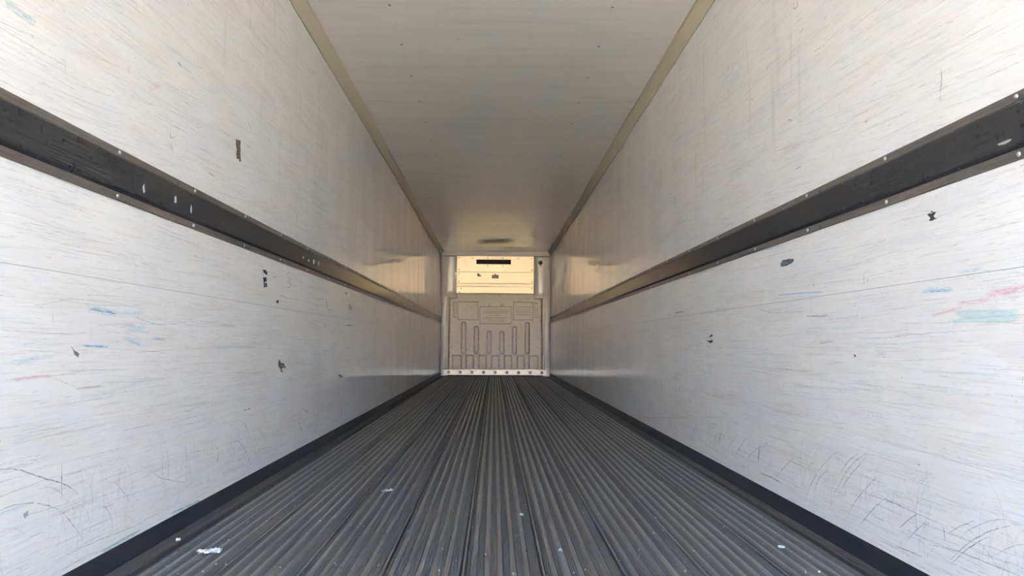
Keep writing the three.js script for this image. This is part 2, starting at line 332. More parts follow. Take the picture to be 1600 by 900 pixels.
  ["l","#4f5054",1.36,0.68,[[2.338,0.165],[2.177,0.164],[2.082,0.177],[2.029,0.183],[1.884,0.188],[1.799,0.189]]],
  ["l","#4f5054",1.24,0.68,[[1.99,0.257],[1.959,0.242]]],
  ["l","#4f5054",1.12,0.68,[[1.94,0.229],[1.894,0.204],[1.86,0.173]]],
  ["l","#4f5054",1.24,0.68,[[2.186,0.127],[2.149,0.161]]],
  ["l","#4f5054",1.12,0.68,[[2.025,0.218],[1.988,0.248],[1.903,0.293],[1.854,0.309],[1.786,0.316]]],
  ["l","#4f5054",1.86,0.68,[[2.353,0.114],[2.28,0.116],[2.212,0.118]]],
  ["l","#4f5054",1.55,0.68,[[1.859,0.275],[1.84,0.278],[1.826,0.275]]],
  ["l","#4f5054",1.12,0.68,[[1.896,0.207],[1.824,0.25],[1.778,0.27]]],
  ["l","#55524e",1.86,0.51,[[6.911,0.087],[6.317,0.122],[4.105,0.34]]],
  ["l","#77736d",1.86,0.42,[[4.476,0.445],[3.882,0.452]]],
  ["l","#2e2c2a",2.48,0.42,[[4.146,0.453],[4.111,0.456]]],
  ["l","#77736d",1.86,0.51,[[3.686,0.46],[3.577,0.463]]],
  ["l","#77736d",1.55,0.42,[[4.091,0.629],[2.904,0.639]]]
];

// ---------------------------------------------------------------- dimensions (metres)
const W = 1.245, H = 2.815, LOWER = 0.932, WALL0 = 0.076, RAIL0 = 1.192, RAIL1 = 1.360;

// ---------------------------------------------------------------- wall liners: white plastic with scuffs, dye and scratches
function makeScratches(sd) {
  const keep = seed; seed = sd;
  const out = [];
  const add = (typ, col, w, a, pts) => out.push([typ, col, w, a, pts]);
  // fine rubbing marks along the length of the load space
  for (let i = 0; i < 19000; i++) {
    const z = i < 14000 ? rr(-1, 5.2) : rr(4.5, 17), y = rr(0.08, 2.75), len = Math.pow(rnd(), 3) * 0.5 + 0.03;
    const tilt = y > 1.36 ? rr(-0.01, 0.16) : rr(-0.05, 0.05);
    const hh = len * tilt, c = rnd() < 0.5 ? '#8a8882' : rnd() < 0.6 ? '#a5a39c' : '#77756f';
    add('l', c, rr(0.6, 1.6), rr(0.12, 0.45), [[z, y], [z + len * 0.5, y + hh * 0.5 + rr(-0.003, 0.003)], [z + len, y + hh]]);
  }
  // dense faint brushing
  for (let i = 0; i < 20000; i++) {
    const z = rr(-1, 9), y = rr(0.08, 2.75), len = rr(0.015, 0.1);
    const tilt = y > 1.36 ? rr(0.0, 0.15) : rr(-0.04, 0.04);
    add('l', rnd() < 0.35 ? '#ffffff' : '#8f8d88', rr(0.8, 1.9), rr(0.08, 0.26), [[z, y], [z + len, y + len * tilt]]);
  }
  // long dark lines
  for (let i = 0; i < 60; i++) {
    const z = rr(0.3, 14), y = rr(0.1, 2.5), len = rr(0.3, 1.3), s = rr(-0.05, 0.05);
    add('l', '#6b6863', rr(0.8, 1.8), rr(0.12, 0.32), [[z, y], [z + len * 0.4, y + s * len * 0.5], [z + len, y + s * len]]);
  }
  // cart and pallet scuffs low down: bowed strokes and short gouges
  for (let i = 0; i < 1000; i++) {
    const cl = Math.floor(rr(0, 16)), z = rnd() < 0.7 ? 1.75 + cl * 0.62 + rr(-0.2, 0.2) : rr(0.6, 12), y = rr(0.09, 0.22), l = rr(0.05, 0.22), b = rr(0.02, 0.13) * (rnd() < 0.85 ? -1 : 1);
    add('l', rnd() < 0.3 ? '#4c4a47' : '#7a7771', rr(0.6, 1.5), rr(0.1, 0.4), [[z, y], [z + b * 0.08, y + l * 0.4], [z + b * 0.4, y + l * 0.78], [z + b, y + l]]);
  }
  for (let i = 0; i < 260; i++) {
    const z = rr(0.8, 12), y = rr(0.09, 0.32), l = rr(0.04, 0.22);
    add('l', '#6a6762', rr(1, 2.2), rr(0.15, 0.4), [[z, y], [z + l, y + rr(-0.006, 0.006)]]);
  }
  // upright rubs and nicks
  for (let i = 0; i < 130; i++) {
    const z = rr(1, 16.5), y = rr(0.3, 2.65), l = rr(0.008, 0.05);
    add('l', rnd() < 0.4 ? '#3b3936' : '#77746e', rr(1.5, 4), rr(0.15, 0.5), [[z, y], [z + rr(-0.006, 0.006), y + l]]);
  }
  for (let i = 0; i < 60; i++) {
    const z = rr(2, 14), y = rr(1.5, 2.4), l = rr(0.2, 0.5);
    for (let k = 0; k < 9; k++) add('l', '#9a9284', rr(10, 26), 0.018, [[z + rr(-0.02, 0.02), y + rr(-0.05, 0.05)], [z + rr(-0.02, 0.02), y + l + rr(-0.05, 0.05)]]);
  }
  for (let i = 0; i < 500; i++) { const z = rr(0.5, 14), y = rr(0.1, 2.7), r = rr(0.0015, 0.004); add('p', '#4f4c48', 0, rr(0.3, 0.7), [[z, y], [z + r, y + r * 0.4], [z + r * 0.6, y + r], [z - r * 0.2, y + r * 0.8]]); }
  // faint crayon and dye rubs
  for (let i = 0; i < 70; i++) {
    const z = rr(0.5, 7), y = rr(0.2, 0.95), l = rr(0.05, 0.25), c = rnd() < 0.6 ? '#9fc6d8' : rnd() < 0.5 ? '#d6a9b4' : '#a5c8c2';
    add('s', c, rr(3, 9), rr(0.12, 0.35), [[z, y], [z + l, y + rr(-0.015, 0.015)]]);
  }
  seed = keep; return out;
}
const Y0 = WALL0, Y1 = 2.76;
function paintWall(marks, z0, z1, w, h, base, sd) {
  const c = canvas(w, h), g = c.getContext('2d'), keep = seed; seed = sd;
  g.fillStyle = base; g.fillRect(0, 0, w, h);
  const sx = w / (z1 - z0), sy = h / (Y1 - Y0), X = (z) => (z - z0) * sx, Y = (y) => (Y1 - y) * sy;
  const unit = Math.sqrt(sx * sy), least = 0.55;
  // cloudy handling grime
  for (let i = 0; i < 900; i++) {
    g.globalAlpha = rr(0.012, 0.04); g.fillStyle = rnd() < 0.5 ? '#b9b19f' : rnd() < 0.5 ? '#ffffff' : '#c5cdd0';
    g.beginPath(); g.ellipse(rr(0, w), rr(0, h), rr(0.04, 0.35) * sx, rr(0.006, 0.05) * sy, rr(-0.1, 0.1), 0, 7); g.fill();
  }
  g.lineCap = 'round'; g.lineJoin = 'round';
  for (const [typ, col, mm, a, pts] of marks) {
    let lo = 1e9, hi = -1e9; for (const p of pts) { lo = Math.min(lo, p[0]); hi = Math.max(hi, p[0]); }
    if (hi < z0 - 0.05 || lo > z1 + 0.05) continue;
    const line = (dx, dy) => {
      g.beginPath(); g.moveTo(X(pts[0][0]) + dx, Y(pts[0][1]) + dy);
      if (pts.length === 2) g.lineTo(X(pts[1][0]) + dx, Y(pts[1][1]) + dy);
      else {
        for (let i = 1; i < pts.length - 1; i++) {
          const e = i === pts.length - 2 ? pts[i + 1] : [(pts[i][0] + pts[i + 1][0]) / 2, (pts[i][1] + pts[i + 1][1]) / 2];
          g.quadraticCurveTo(X(pts[i][0]) + dx, Y(pts[i][1]) + dy, X(e[0]) + dx, Y(e[1]) + dy);
        }
      }
      g.stroke();
    };
    if (typ === 'l') {
      // a scratch: broken, uneven and thinner towards its ends
      const P = []; let tot = 0;
      for (let i = 0; i + 1 < pts.length; i++) tot += Math.hypot(pts[i + 1][0] - pts[i][0], pts[i + 1][1] - pts[i][1]);
      const curve = pts.length > 2 ? new THREE.CatmullRomCurve3(pts.map((p) => new THREE.Vector3(p[0], p[1], 0))) : null, n = Math.min(60, Math.max(3, Math.round(tot / 0.014)));
      for (let i = 0; i <= n; i++) { const t = i / n, q = curve ? curve.getPoint(t) : { x: pts[0][0] + (pts[1][0] - pts[0][0]) * t, y: pts[0][1] + (pts[1][1] - pts[0][1]) * t }; const jit = i && i < n ? Math.min(0.0012, tot * 0.02) : 0; P.push([X(q.x), Y(q.y + rr(-jit, jit))]); }
      g.strokeStyle = col; g.lineCap = 'butt';
      for (let i = 0; i < n; i++) {
        const taper = 0.35 + 0.65 * Math.sin(Math.PI * (i + 0.5) / n), lw = mm / 1000 * unit * taper * rr(0.6, 1.25);
        if (mm < 8 && rnd() < 0.03) continue;
        g.lineWidth = Math.max(least, lw); g.globalAlpha = Math.min(1, a * Math.min(1, lw / least) * rr(0.55, 1.15));
        g.beginPath(); g.moveTo(P[i][0], P[i][1]); g.lineTo(P[i + 1][0], P[i + 1][1]); g.stroke();
      }
      g.lineCap = 'round';
    } else if (typ === 's') {
      g.strokeStyle = col; const n = 14 + Math.round(mm * 2.5);
      for (let k = 0; k < n; k++) {
        const off = (rnd() + rnd() + rnd() - 1.5) * mm / 1000 * 0.8 * sy;
        g.lineWidth = Math.max(least, rr(0.5, 1.6) / 1000 * unit); g.globalAlpha = a * rr(0.08, 0.5); g.setLineDash([rr(0.003, 0.05) * unit, rr(0.006, 0.05) * unit]); g.lineDashOffset = rr(0, 60); line(rr(-0.02, 0.02) * sx, off);
      }
      g.setLineDash([]);
    } else {
      // a gouge or stain: ragged outline, worn through in places
      g.fillStyle = col; g.globalAlpha = a; g.beginPath();
      let ym = 1e9, yM = -1e9; for (const p of pts) { ym = Math.min(ym, p[1]); yM = Math.max(yM, p[1]); }
      const size = Math.min(hi - lo, yM - ym) * 0.08;
      pts.forEach((p, i) => { const q = pts[(i + 1) % pts.length]; for (let k = 0; k < 4; k++) { const t = k / 4, x = X(p[0] + (q[0] - p[0]) * t + rr(-size, size) * (k ? 1 : 0.3)), y = Y(p[1] + (q[1] - p[1]) * t + rr(-size, size) * (k ? 1 : 0.3)); if (i || k) g.lineTo(x, y); else g.moveTo(x, y); } });
      g.fill();
      if (yM - ym > 0.012) { g.save(); g.clip(); g.fillStyle = '#c9c7c0'; for (let k = 0; k < 26; k++) { g.globalAlpha = rr(0.1, 0.6); g.fillRect(X(rr(lo, hi)), Y(rr(ym, yM)), rr(0.5, 5) / 1000 * sx, rr(0.5, 2) / 1000 * sy); } g.restore(); }
    }
  }
  g.globalAlpha = 1; seed = keep; return texOf(c);
}
const SEG = [[-REAR, 1.45, 1536, 768], [1.45, 4.3, 2048, 2048], [4.3, 8.8, 2048, 1024], [8.8, -FRONT, 2048, 512]];
// a liner sheet: slightly buckled skin with thickness, facing the load space
function liner(side, y0, y1, z0, z1, face, thick, ny) {
  const nz = Math.max(6, Math.round((z1 - z0) / 0.09)), pos = [], uv = [], idx = [];
  for (let j = 0; j <= ny; j++) for (let i = 0; i <= nz; i++) {
    const z = z0 + (z1 - z0) * i / nz, y = y0 + (y1 - y0) * j / ny, edge = Math.min(1, Math.min(y - y0, y1 - y) / 0.08);
    const b = (0.003 * noise.noise(z * 1.3, y * 0.9, side * 5) + 0.0013 * Math.sin(z * 2 * Math.PI / 0.61 + y * 0.6) * (0.5 + 0.5 * noise.noise(z * 0.6, y, 9)) + 0.0009 * noise.noise(z * 3.2, y * 2.6, side * 3 + 1) + (z > 8 ? Math.min(1, (z - 8) / 3) : 0) * (0.0035 * noise.noise(z * 1.9, y * 2.3, side * 7 + 3) + 0.0018 * noise.noise(z * 4.4, y * 4.1, side * 2 + 6))) * edge;
    pos.push(side * (face - b), y, -z); uv.push((z - z0) / (z1 - z0), (y - Y0) / (Y1 - Y0));
  }
  const n1 = nz + 1;
  for (let j = 0; j < ny; j++) for (let i = 0; i < nz; i++) {
    const a = j * n1 + i, b = a + 1, c = a + n1, d = c + 1;
    if (side < 0) idx.push(a, b, c, b, d, c); else idx.push(a, c, b, b, c, d);
  }
  const g = new THREE.BufferGeometry(); g.setAttribute('position', new THREE.Float32BufferAttribute(pos, 3)); g.setAttribute('uv', new THREE.Float32BufferAttribute(uv, 2)); g.setIndex(idx); g.computeVertexNormals();
  // exposed long edges, so the sheet has a thickness
  const e = (y, s) => { const q = [side * face, y, -z0, side * face, y, -z1, side * (face + thick), y, -z1, side * (face + thick), y, -z0];
    const k = new THREE.BufferGeometry(); k.setAttribute('position', new THREE.Float32BufferAttribute(q, 3)); k.setAttribute('uv', new THREE.Float32BufferAttribute([0, 0.5, 1, 0.5, 1, 0.5, 0, 0.5], 2)); k.setIndex([0, 1, 2, 0, 2, 3]); k.computeVertexNormals(); return k; };
  return mergeGeometries([g, e(y0, -1), e(y1, 1)]);
}
const shellMat = std({ color: lin(0.62, 0.62, 0.6), roughness: 0.5 });
function makeWall(side, name, marks, sd, label) {
  const wall = struct(group(name, 0, 0, 0), label, 'wall');
  mesh('outer_skin', box(side < 0 ? -W - 0.09 : W + 0.012, side < 0 ? -W - 0.012 : W + 0.09, -0.14, H + 0.1, FRONT - 1.6, REAR), shellMat, wall);
  const all = [...makeScratches(sd), ...marks];
  SEG.forEach(([z0, z1, w, h], i) => {
    const t = paintWall(all, z0, z1, w, h, '#f3f3ef', sd + i);
    t.wrapS = t.wrapT = THREE.ClampToEdgeWrapping;
    const m = new THREE.MeshPhysicalMaterial({ map: t, roughness: 0.11, ior: 1.5, specularIntensity: 1 });
    mesh('upper_liner', liner(side, LOWER + 0.0008, 2.775, z0, z1, W + 0.003, 0.01, 26), m, wall);
    mesh('lower_liner', liner(side, WALL0, LOWER - 0.0008, z0, z1, W, 0.012, 14), m, wall);
  });
  return wall;
}
makeWall(-1, 'wall_left', marksLeft, 101, 'white scuffed plastic side wall streaked with blue crayon rubs');
makeWall(1, 'wall_right', marksRight, 202, 'white scuffed plastic side wall with pink smear and aqua rubs');

// ---------------------------------------------------------------- floor: extruded metal planks with ridges
function grimeTex(w, h, base, specks, streaks, sd) {
  const c = canvas(w, h), g = c.getContext('2d'), keep = seed; seed = sd;
  g.fillStyle = base; g.fillRect(0, 0, w, h);
  for (let i = 0; i < streaks; i++) { g.globalAlpha = rr(0.05, 0.3); g.fillStyle = rnd() < 0.55 ? '#0b0b0b' : '#b4b2ae'; g.fillRect(rr(0, w), rr(0, h), rr(0.6, 3), rr(6, 220)); }
  for (let i = 0; i < specks; i++) { g.globalAlpha = rr(0.1, 0.6); g.fillStyle = rnd() < 0.7 ? '#100f0e' : '#c9c4bb'; const r = rr(0.5, 2.6); g.fillRect(rr(0, w), rr(0, h), r, r * rr(0.6, 2)); }
  g.globalAlpha = 1; seed = keep; return c;
}
const ridgeTex = texOf(grimeTex(512, 2048, '#8d8c89', 5000, 1600, 11)); ridgeTex.repeat.set(2.2, 0.5);
const bedTex = texOf(grimeTex(1024, 2048, '#807f7d', 26000, 1800, 12)); bedTex.repeat.set(2, 0.7);
const ridgeMat = std({ map: ridgeTex, color: lin(0.76, 0.76, 0.765), metalness: 0.28, roughness: 0.33 });
const ridgeMats = [0, 1, 2, 3].map((k) => { const t = ridgeTex.clone(); t.offset.set(k * 0.23 + 0.05, k * 0.31); t.needsUpdate = true; const m = ridgeMat.clone(); m.map = t; m.color.multiplyScalar([1, 0.88, 1.1, 0.95][k]); return m; });
const bedMat = std({ map: bedTex, color: lin(0.7, 0.7, 0.71), metalness: 0.1, roughness: 0.75 });
const edgeMat = std({ map: bedTex, color: lin(0.46, 0.44, 0.425), metalness: 0.3, roughness: 0.55 });
const rubberMat = std({ color: lin(0.018, 0.021, 0.027), roughness: 0.5 });
const floor = struct(group('floor'), 'dark ribbed metal load floor of ridged planks running lengthwise', 'floor');
mesh('floor_base', box(-W, W, -0.14, -0.034, FRONT - 1.6, REAR), std({ color: lin(0.09, 0.087, 0.084), roughness: 0.9 }), floor);
const PLANK = 0.2624, PITCH = PLANK / 6;
const bedGeo = (() => {
  const top = [], y0 = -0.0105, yr = -0.003;
  // seam lip on the left edge of each plank
  const h = PLANK / 2; top.push([-h + 0.002, -0.030], [-h + 0.0205, -0.030], [-h + 0.0205, y0]);
  for (let k = 0; k < 6; k++) {
    const a = k === 0 ? -h + 0.0215 : -h + k * PITCH + 0.0125, b = k === 5 ? h - 0.001 : -h + (k + 1) * PITCH - 0.0125;
    const n = Math.max(2, Math.round((b - a) / 0.0066)), s = (b - a) / n;
    for (let i = 0; i < n; i++) top.push([a + i * s + 0.0014, y0], [a + i * s + 0.002, yr], [a + i * s + s - 0.0008, yr], [a + i * s + s - 0.0002, y0]);
  }
  top.push([h, y0]);
  return sweep([[h, -0.034], ...top.reverse(), [-h + 0.002, -0.034]], FRONT + 0.02, REAR);
})();
const ridgeGeo = sweep([[-0.0125, -0.011], [0.0125, -0.011], [0.0082, -0.0014], [0.0066, 0], [-0.0066, 0], [-0.0082, -0.0014]], FRONT + 0.02, REAR);
const lipGeo = sweep([[-0.0034, -0.031], [0.0034, -0.031], [0.0034, -0.001], [-0.0034, -0.001]], FRONT + 0.02, REAR);
for (let i = 0; i < 9; i++) {
  const p = group('floor_plank', (i - 4) * PLANK, 0, 0, floor);
  mesh('ribbed_bed', bedGeo, bedMat, p);
  if (i) mesh('seam_lip', lipGeo, ridgeMat, p).position.x = -PLANK / 2 + 0.0112;
  for (let k = 1; k < 6; k++) mesh('ridge', ridgeGeo, ridgeMats[(i * 3 + k * 7 + (k * i) % 3) % 4], p).position.x = -PLANK / 2 + k * PITCH;
}
const e0 = 4.5 * PLANK;
for (const s of [-1, 1]) {
  const a = s * (e0 + (s > 0 ? 0.022 : 0.002)), b = s * (W - 0.012);
  mesh('edge_strip', sweep([[a, -0.034], [b, -0.034], [b, 0.012], [(a + b) / 2, 0.003], [a + s * 0.003, 0.002], [a, -0.002]], FRONT + 0.02, REAR), edgeMat, floor);
  const n = s < 0 ? 'baseboard_left' : 'baseboard_right';
  struct(mesh(n, sweep([[s * (W - 0.016), -0.03], [s * (W + 0.011), -0.03], [s * (W + 0.011), 0.086], [s * (W + 0.004), 0.086], [s * (W + 0.001), 0.074], [s * (W - 0.004), 0.06], [s * (W - 0.014), 0.016]], FRONT + 0.02, REAR), rubberMat),
    s < 0 ? 'black base strip under the wall with blue crayon rubs' : 'black base strip under the wall with the pink smear', 'baseboard');
}

// ---------------------------------------------------------------- ceiling: three glossy sheets with riveted seams
const ceilTex = (() => {
  const c = canvas(1024, 2048), g = c.getContext('2d'); g.fillStyle = '#f1eee4'; g.fillRect(0, 0, 1024, 2048);
  for (let i = 0; i < 700; i++) { g.globalAlpha = rr(0.01, 0.05); g.fillStyle = rnd() < 0.6 ? '#a39b8a' : '#ffffff'; g.beginPath(); g.ellipse(rr(0, 1024), rr(0, 2048), rr(20, 200), rr(2, 14), rr(-0.06, 0.06), 0, 7); g.fill(); }
  for (let i = 0; i < 90; i++) { g.globalAlpha = rr(0.15, 0.5); g.fillStyle = '#5a534a'; g.fillRect(rr(0, 1024), rr(0, 2048), rr(1, 12), rr(0.7, 2)); }
  g.globalAlpha = 1; return texOf(c);
})();
const ceilMat = new THREE.MeshPhysicalMaterial({ map: ceilTex, roughness: 0.085, ior: 1.5 });
const rivetMat = std({ color: lin(0.32, 0.30, 0.27), metalness: 0.8, roughness: 0.35 });
const ceiling = struct(group('ceiling'), 'glossy off-white ceiling sheets with two riveted lengthwise seams', 'ceiling');
mesh('roof_skin', box(-W - 0.09, W + 0.09, H + 0.012, H + 0.1, FRONT - 1.6, REAR), shellMat, ceiling);
const SEAM = 0.688;
function ceilSheet(x0, x1) {
  const nx = Math.max(8, Math.round((x1 - x0) / 0.08)), nz = 640, z0 = FRONT - 0.02, z1 = REAR, pos = [], uv = [], idx = [];
  for (let j = 0; j <= nz; j++) for (let i = 0; i <= nx; i++) {
    const x = x0 + (x1 - x0) * i / nx, z = z0 + (z1 - z0) * j / nz, ed = Math.min(1, Math.min(x - x0, x1 - x) / 0.12);
    const d = (0.0019 * noise.noise(x * 0.5, z * 2.1, 3) + 0.0006 * noise.noise(x * 0.9, z * 5.2, 8) + 0.0002 * noise.noise(x * 1.6, z * 10.5, 21)) * ed;
    pos.push(x, H + d, z); uv.push(x / 2.6 + 0.5, z / 5);
  }
  const n1 = nx + 1;
  for (let j = 0; j < nz; j++) for (let i = 0; i < nx; i++) { const a = j * n1 + i; idx.push(a, a + 1, a + n1, a + 1, a + n1 + 1, a + n1); }
  const g = new THREE.BufferGeometry(); g.setAttribute('position', new THREE.Float32BufferAttribute(pos, 3)); g.setAttribute('uv', new THREE.Float32BufferAttribute(uv, 2)); g.setIndex(idx); g.computeVertexNormals(); return g;
}
mesh('ceiling_sheet', ceilSheet(-W - 0.02, -SEAM - 0.001), ceilMat, ceiling);
mesh('ceiling_sheet', ceilSheet(-SEAM + 0.001, SEAM - 0.0015), ceilMat, ceiling);
mesh('ceiling_sheet', ceilSheet(SEAM + 0.0015, W + 0.02), ceilMat, ceiling);
const rivetGeo = new THREE.SphereGeometry(0.0095, 12, 5, 0, Math.PI * 2, 0, Math.PI / 2).scale(1, 0.5, 1);
for (let z = -0.45 + 0.605 * 12; z > FRONT + 0.2; z -= 0.605) for (const s of [-1, 1]) {
  const r = mesh('rivet', rivetGeo, rivetMat, ceiling); r.rotation.x = Math.PI; r.position.set(s * SEAM, H, z - 0.35 + (s > 0 ? 0.02 : 0));
}
// cove strips between walls and ceiling
const coveMat = std({ color: lin(0.60, 0.56, 0.40), roughness: 0.5 });
for (const s of [-1, 1]) {
  const q = [[s * (W + 0.004), 2.745], [s * (W - 0.003), 2.742], [s * (W - 0.0055), 2.75], [s * (W - 0.060), 2.806], [s * (W - 0.068), 2.809], [s * (W - 0.070), H], [s * (W + 0.01), H + 0.006]];
  struct(mesh('trim_' + (s < 0 ? 1 : 2), sweep(q, FRONT + 0.02, REAR), coveMat), s < 0 ? 'beige cove strip above the wall with blue crayon rubs' : 'beige cove strip above the wall with the pink smear', 'trim');
}

// ---------------------------------------------------------------- scuff rails
const railTex = (() => {
  const c = canvas(2048, 256), g = c.getContext('2d'); g.fillStyle = '#8a8b8c'; g.fillRect(0, 0, 2048, 256);
  for (let i = 0; i < 1400; i++) { g.globalAlpha = rr(0.05, 0.25); g.fillStyle = rnd() < 0.5 ? '#d5d5d2' : '#1c1c1c'; g.fillRect(rr(0, 2048), rr(0, 256), rr(10, 260), rr(0.6, 1.8)); }
  for (let i = 0; i < 130; i++) { g.globalAlpha = rr(0.25, 0.8); g.fillStyle = rnd() < 0.8 ? '#101010' : '#dedede'; g.fillRect(rr(0, 2048), rr(0, 256), rr(1, 6), rr(3, 60)); }
  for (let i = 0; i < 220; i++) { g.globalAlpha = rr(0.3, 0.8); g.fillStyle = '#151515'; g.beginPath(); g.ellipse(rr(0, 2048), rr(0, 256), rr(1, 9), rr(1, 4), rr(-1, 1), 0, 7); g.fill(); }
  g.globalAlpha = 1; return texOf(c);
})();
railTex.repeat.set(1, 1);
const flangeTex = (() => { const c = canvas(2048, 64), g = c.getContext('2d'); g.fillStyle = '#9a9690'; g.fillRect(0, 0, 2048, 64); for (let i = 0; i < 900; i++) { g.globalAlpha = rr(0.04, 0.2); g.fillStyle = rnd() < 0.5 ? '#d5d2cc' : '#3c3a36'; g.fillRect(rr(0, 2048), rr(0, 64), rr(10, 300), rr(0.6, 1.6)); } for (let i = 0; i < 40; i++) { g.globalAlpha = rr(0.3, 0.7); g.fillStyle = '#2a2826'; g.fillRect(rr(0, 2048), rr(0, 64), rr(2, 10), rr(1, 4)); } g.globalAlpha = 1; return texOf(c); })();
const flangeMat = std({ map: flangeTex, color: lin(0.62, 0.6, 0.58), metalness: 0.4, roughness: 0.42 });
const insertMat = std({ map: railTex, color: lin(0.15, 0.153, 0.16), metalness: 0.0, roughness: 0.2 });
const studMat = std({ color: lin(0.75, 0.74, 0.72), metalness: 0.9, roughness: 0.3 });
// profile swept along z with uv in metres: u along the rail, v up the wall
function railPiece(side, prof, z0, z1) {
  const pos = [], uv = [], idx = []; let v = 0;
  for (let i = 0; i < prof.length - 1; i++) {
    const [d0, y0] = prof[i], [d1, y1] = prof[i + 1], o = pos.length / 3;
    pos.push(side * (W - d0), y0, -z0, side * (W - d0), y0, -z1, side * (W - d1), y1, -z0, side * (W - d1), y1, -z1);
    const l = Math.hypot(d1 - d0, y1 - y0); uv.push(z0 / 3, v / 0.2, z1 / 3, v / 0.2, z0 / 3, (v + l) / 0.2, z1 / 3, (v + l) / 0.2); v += l;
    if (side < 0) idx.push(o, o + 1, o + 2, o + 1, o + 3, o + 2); else idx.push(o, o + 2, o + 1, o + 1, o + 2, o + 3);
  }
  const g = new THREE.BufferGeometry(); g.setAttribute('position', new THREE.Float32BufferAttribute(pos, 3)); g.setAttribute('uv', new THREE.Float32BufferAttribute(uv, 2)); g.setIndex(idx); g.computeVertexNormals();
  // end caps
  const cap = (z) => { const k = new THREE.ShapeGeometry(shapeOf(prof.map(([d, y]) => [side * (W - d), y]))).translate(0, 0, -z); return k; };
  return mergeGeometries([g, cap(z0), cap(z1)].map((k) => { const n = k.toNonIndexed(); return n; }));
}
const studGeo = new THREE.SphereGeometry(0.0068, 12, 6, 0, Math.PI * 2, 0, Math.PI / 2).scale(1, 0.7, 1);
function makeRail(side, joints, phase, label) {
  const rail = tag(group('scuff_rail'), label, 'rail');
  const z0 = -REAR + 0.02, z1 = -FRONT - 0.02, back = -0.002;
  mesh('flange', railPiece(side, [[back, RAIL1], [0.002, RAIL1], [0.0035, RAIL1 - 0.002], [0.0035, RAIL1 - 0.027], [back, RAIL1 - 0.027], [back, RAIL1]].reverse(), z0, z1), flangeMat, rail);
  mesh('flange', railPiece(side, [[back, RAIL0 + 0.03], [0.0035, RAIL0 + 0.03], [0.0035, RAIL0 + 0.002], [0.002, RAIL0], [back, RAIL0], [back, RAIL0 + 0.03]].reverse(), z0, z1), flangeMat, rail);
  const js = [z0, ...joints, z1];
  for (let i = 0; i + 1 < js.length; i++)
    mesh('rail_insert', railPiece(side, [[back, RAIL1 - 0.024], [0.0045, RAIL1 - 0.024], [0.012, RAIL1 - 0.031], [0.0135, RAIL1 - 0.034], [0.0135, RAIL0 + 0.04], [0.012, RAIL0 + 0.036], [0.0045, RAIL0 + 0.026], [back, RAIL0 + 0.026], [back, RAIL1 - 0.024]].reverse(), js[i] + 0.001, js[i + 1] - 0.001), insertMat, rail);
  for (const [y, ph] of [[RAIL1 - 0.0125, phase], [RAIL0 + 0.013, phase]]) for (let z = ph - 0.605 * 15; z < z1 - 0.1; z += 0.605) {
    if (z < z0 + 0.05) continue;
    const r = mesh('rivet', studGeo, studMat, rail); r.rotation.z = side * Math.PI / 2; r.position.set(side * (W - 0.0035), y, -z);
  }
  return rail;
}
makeRail(-1, [2.456, 8.5], 2.38, 'dark grey riveted scuff rail on the wall with blue crayon rubs');
makeRail(1, [2.08, 6.09], 1.732, 'dark grey riveted scuff rail on the wall with the pink smear');

// ---------------------------------------------------------------- nose wall
const noseMat = new THREE.MeshPhysicalMaterial({ color: lin(0.58, 0.565, 0.545), roughness: 0.28, metalness: 0.0 });
const wallFront = struct(group('wall_front', 0, 0, FRONT), 'pale grey glossy nose wall with rounded corner columns', 'wall');
mesh('nose_panel', box(-W - 0.012, W + 0.012, -0.14, H + 0.01, -1.6, -1.5), noseMat, wallFront);
for (const s of [-1, 1]) for (const [X0, YA, YB] of [[1.072, 0, 1.79], [0.86, 1.79, H]]) {
  const nx = 26, ny = 60, pos = [], uv = [], idx = [];
  for (let j = 0; j <= ny; j++) for (let i = 0; i <= nx; i++) {
    const t = i / nx, x = X0 + (W - 0.002 - X0) * t, y = YA + (YB - YA) * j / ny;
    const dent = 0.008 * noise.noise(x * 6, y * 2.2, s * 4) + 0.004 * noise.noise(x * 14, y * 7, s * 9);
    pos.push(s * x, y, 0.004 + 0.055 * Math.sqrt(Math.max(0, 1 - Math.pow((t - 0.5) * 2, 2) * 0.97)) + dent * (y < 1.9 ? 1.6 : 0.2)); uv.push(t, y);
  }
  const n1 = nx + 1; for (let j = 0; j < ny; j++) for (let i = 0; i < nx; i++) { const a = j * n1 + i; if (s > 0) idx.push(a, a + 1, a + n1, a + 1, a + n1 + 1, a + n1); else idx.push(a, a + n1, a + 1, a + 1, a + n1, a + n1 + 1); }
  const g = new THREE.BufferGeometry(); g.setAttribute('position', new THREE.Float32BufferAttribute(pos, 3)); g.setAttribute('uv', new THREE.Float32BufferAttribute(uv, 2)); g.setIndex(idx); g.computeVertexNormals();
  mesh('corner_column', g, noseMat, wallFront);
}
struct(mesh('trim_3', rbox(-W + 0.03, W - 0.03, 2.712, H + 0.004, FRONT + 0.005, FRONT + 0.20, 0.012), std({ color: lin(0.55, 0.53, 0.49), roughness: 0.4 })), 'pale crossbeam under the ceiling above the metal unit cover', 'trim');

